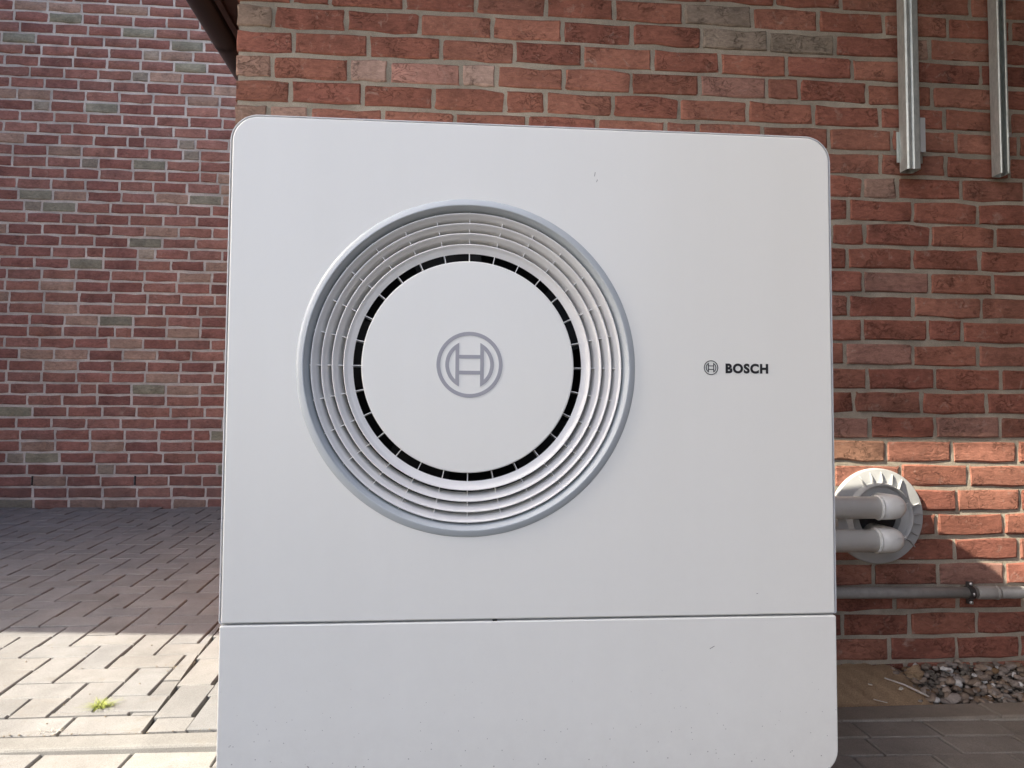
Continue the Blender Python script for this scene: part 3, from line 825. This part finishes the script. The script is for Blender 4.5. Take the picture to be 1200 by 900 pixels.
# ------------------------------------------------------------------ small things on the ground
def terr(x, y): return -.25+TS*(y-3.88)
def grass(name, x, y, n, h, spread, label):
    m = MB(); r = random.Random(n); z = terr(x, y)-.004
    for k in range(n):
        a = r.uniform(0, 2*PI); l = h*r.uniform(.5, 1.15); lean = r.uniform(.4, 1.4)*spread
        bx, by = x+r.gauss(0, .013), y+r.gauss(0, .006); w = r.uniform(.0008, .0016)
        px, py = -math.sin(a)*w, math.cos(a)*w; prev = None; vs_ = []
        for i in range(5):
            t = i/4; d = lean*t*t*h*1.4; q = (1-t*.92)
            c = (bx+math.cos(a)*d, by+math.sin(a)*d, z+l*(t-.35*t*t*lean))
            vs_ += [(c[0]-px*q, c[1]-py*q, c[2]), (c[0]+px*q, c[1]+py*q, c[2])]
        m.add(vs_, [(2*i, 2*i+1, 2*i+3, 2*i+2) for i in range(4)], True)
    return tag(m.build(name, GRASS), label, 'grass')
grass('grass_tuft', -1.066, .745, 120, .026, 1.1, 'small yellow green grass tuft growing between sunlit terrace pavers')
w = grass('weed', -1.125, .612, 26, .014, .9, 'tiny pale weed growing in the joint beside the terrace kerb')
w.data.materials.clear(); w.data.materials.append(TWIG)
# crumbs of soil and sand caught along the terrace joints
cr_ = MB(); rc = random.Random(9)
for k in range(150):
    if k < 60: x, y = -.96+rc.gauss(0, .03), 1.02+rc.gauss(0, .012)
    elif k < 100: x = rc.uniform(-1.5, -.66); y = .592+rc.gauss(0, .004)
    else: x, y = rc.uniform(-1.6, -.7), rc.uniform(.6, 1.5)
    q = rc.uniform(.0008, .0026); me = PB[6+k % 4]
    E3 = Matrix.Diagonal((q*1.2, q, q*.7)); c3 = Vector((x, y, terr(x, y)+q*.3))
    cr_.add([tuple(E3 @ v.co + c3) for v in me.vertices], [tuple(f.vertices) for f in me.polygons], False)
CRUMB = plain('soil_crumb', (.20, .165, .12), .95, var=.4, scale=300)
crumbs = stuff(cr_.build('soil_crumbs', CRUMB)); tag(crumbs, 'loose soil crumbs scattered in the joints of the terrace', 'soil')
tag(MB().tube([(1.165, .862, -.424), (1.20, .820, -.430), (1.228, .785, -.441), (1.246, .772, -.449)], [.0022, .003, .0032, .0022], 8).build('twig', TWIG), 'pale bent twig lying across the sand beside the pebbles', 'twig')
tag(MB().tube([(1.075, .772, -.452), (1.105, .752, -.455)], .0014, 6).build('twig', TWIG), 'short pale straw lying at the front edge of the sand', 'twig')
lm = MB(); bm = bmesh.new(); bmesh.ops.create_icosphere(bm, subdivisions=3, radius=1.0)
for v in bm.verts:
    d = 1+.22*math.sin(4*v.co.x+1)+.18*math.sin(6*v.co.y+2)+.15*math.sin(7*v.co.z)+.08*math.sin(15*v.co.x+11*v.co.z); v.co = Vector((v.co.x*.030*d, v.co.y*.020*d, v.co.z*.019*d))
me = bpy.data.meshes.new('mortar_lump'); bm.to_mesh(me); bm.free()
lu = tag(obj('mortar_lump', me, SANDM), 'sandy crumb of old mortar lying between sand and pebbles', 'lump'); lu.location = (1.275, .882, -.420)

# ------------------------------------------------------------------ blocks added outside the picture to shade the yard
def shade_block(name, x0, x1, y0, y1, h, label):
    t = thing(name, label, 'house', ((x0+x1)/2, (y0+y1)/2, -.66))
    a, b = (x1-x0)/2, (y1-y0)/2
    MB().box(-a, a, -b, b, 0, h).build('wall', RENDER, t)
    MB().box(-a-.0, a+.0, -b-.0, b+.0, h+.001, h+.12).build('roof', ROOFM, t)
    for sx in (-.45*a, .45*a):
        for z in (1.0, 3.4):
            if z+1.3 < h: MB().box(sx-.4, sx+.4, b-.02, b+.02, z, z+1.2).build('window', BLACKP, t)
    return t
sa, ca = math.sin(SUN_AZ), math.cos(SUN_AZ)
y_c = (.240-5.0*sa)/ca
shade_block('front_shade_block', -5.0, -3.3, -3.4, y_c, 7.4, 'pale rendered block added out of frame to the left of the camera to shade the heat pump')  # added out of view, keeps the sun off the unit's front
shade_block('side_shade_block', -9.0, -4.05, 1.3, 3.86, 7.2, 'pale rendered block added out of frame beside the terrace to shade its far half')  # added out of view, keeps the far wall in shade
# unseen flat roof, added so its front edge draws the terrace shadow line
cpz = 2.45; A_ = Vector((-1.698, 1.436)); B_ = Vector((-.998, 1.363))
dz = cpz+.37; dx = dz/.945; dy = dx*math.tan(SUN_AZ)
ea, eb = A_-Vector((dx, dy)), B_-Vector((dx, dy)); sl = (eb.y-ea.y)/(eb.x-ea.x)
fx = lambda x: ea.y+sl*(x-ea.x)
cp = thing('shade_roof', 'flat roof on posts added out of frame to the left to shade the terrace', 'shade_roof', (-6.0, fx(-6.0), -.60))
ox, oy, oz = cp.location
X0, X1 = -8.9, -3.75
rr = [[(X0-ox, fx(X0)-oy, z), (X1-ox, fx(X1)-oy, z), (X1-ox, 1.28-oy, z), (X0-ox, 1.28-oy, z)] for z in (cpz-.14-oz, cpz-oz)]
m = MB(); m.rings(rr, cap0=True, cap1=True); m.build('roof', WOOD, cp)
for x in (-8.6, -6.5): MB().box(x-ox-.05, x-ox+.05, fx(x)+.15-oy, fx(x)+.25-oy, -.06, cpz-.14-oz).build('post', WOOD, cp)
print('bricks', nb, nf, 'pavers', npv)
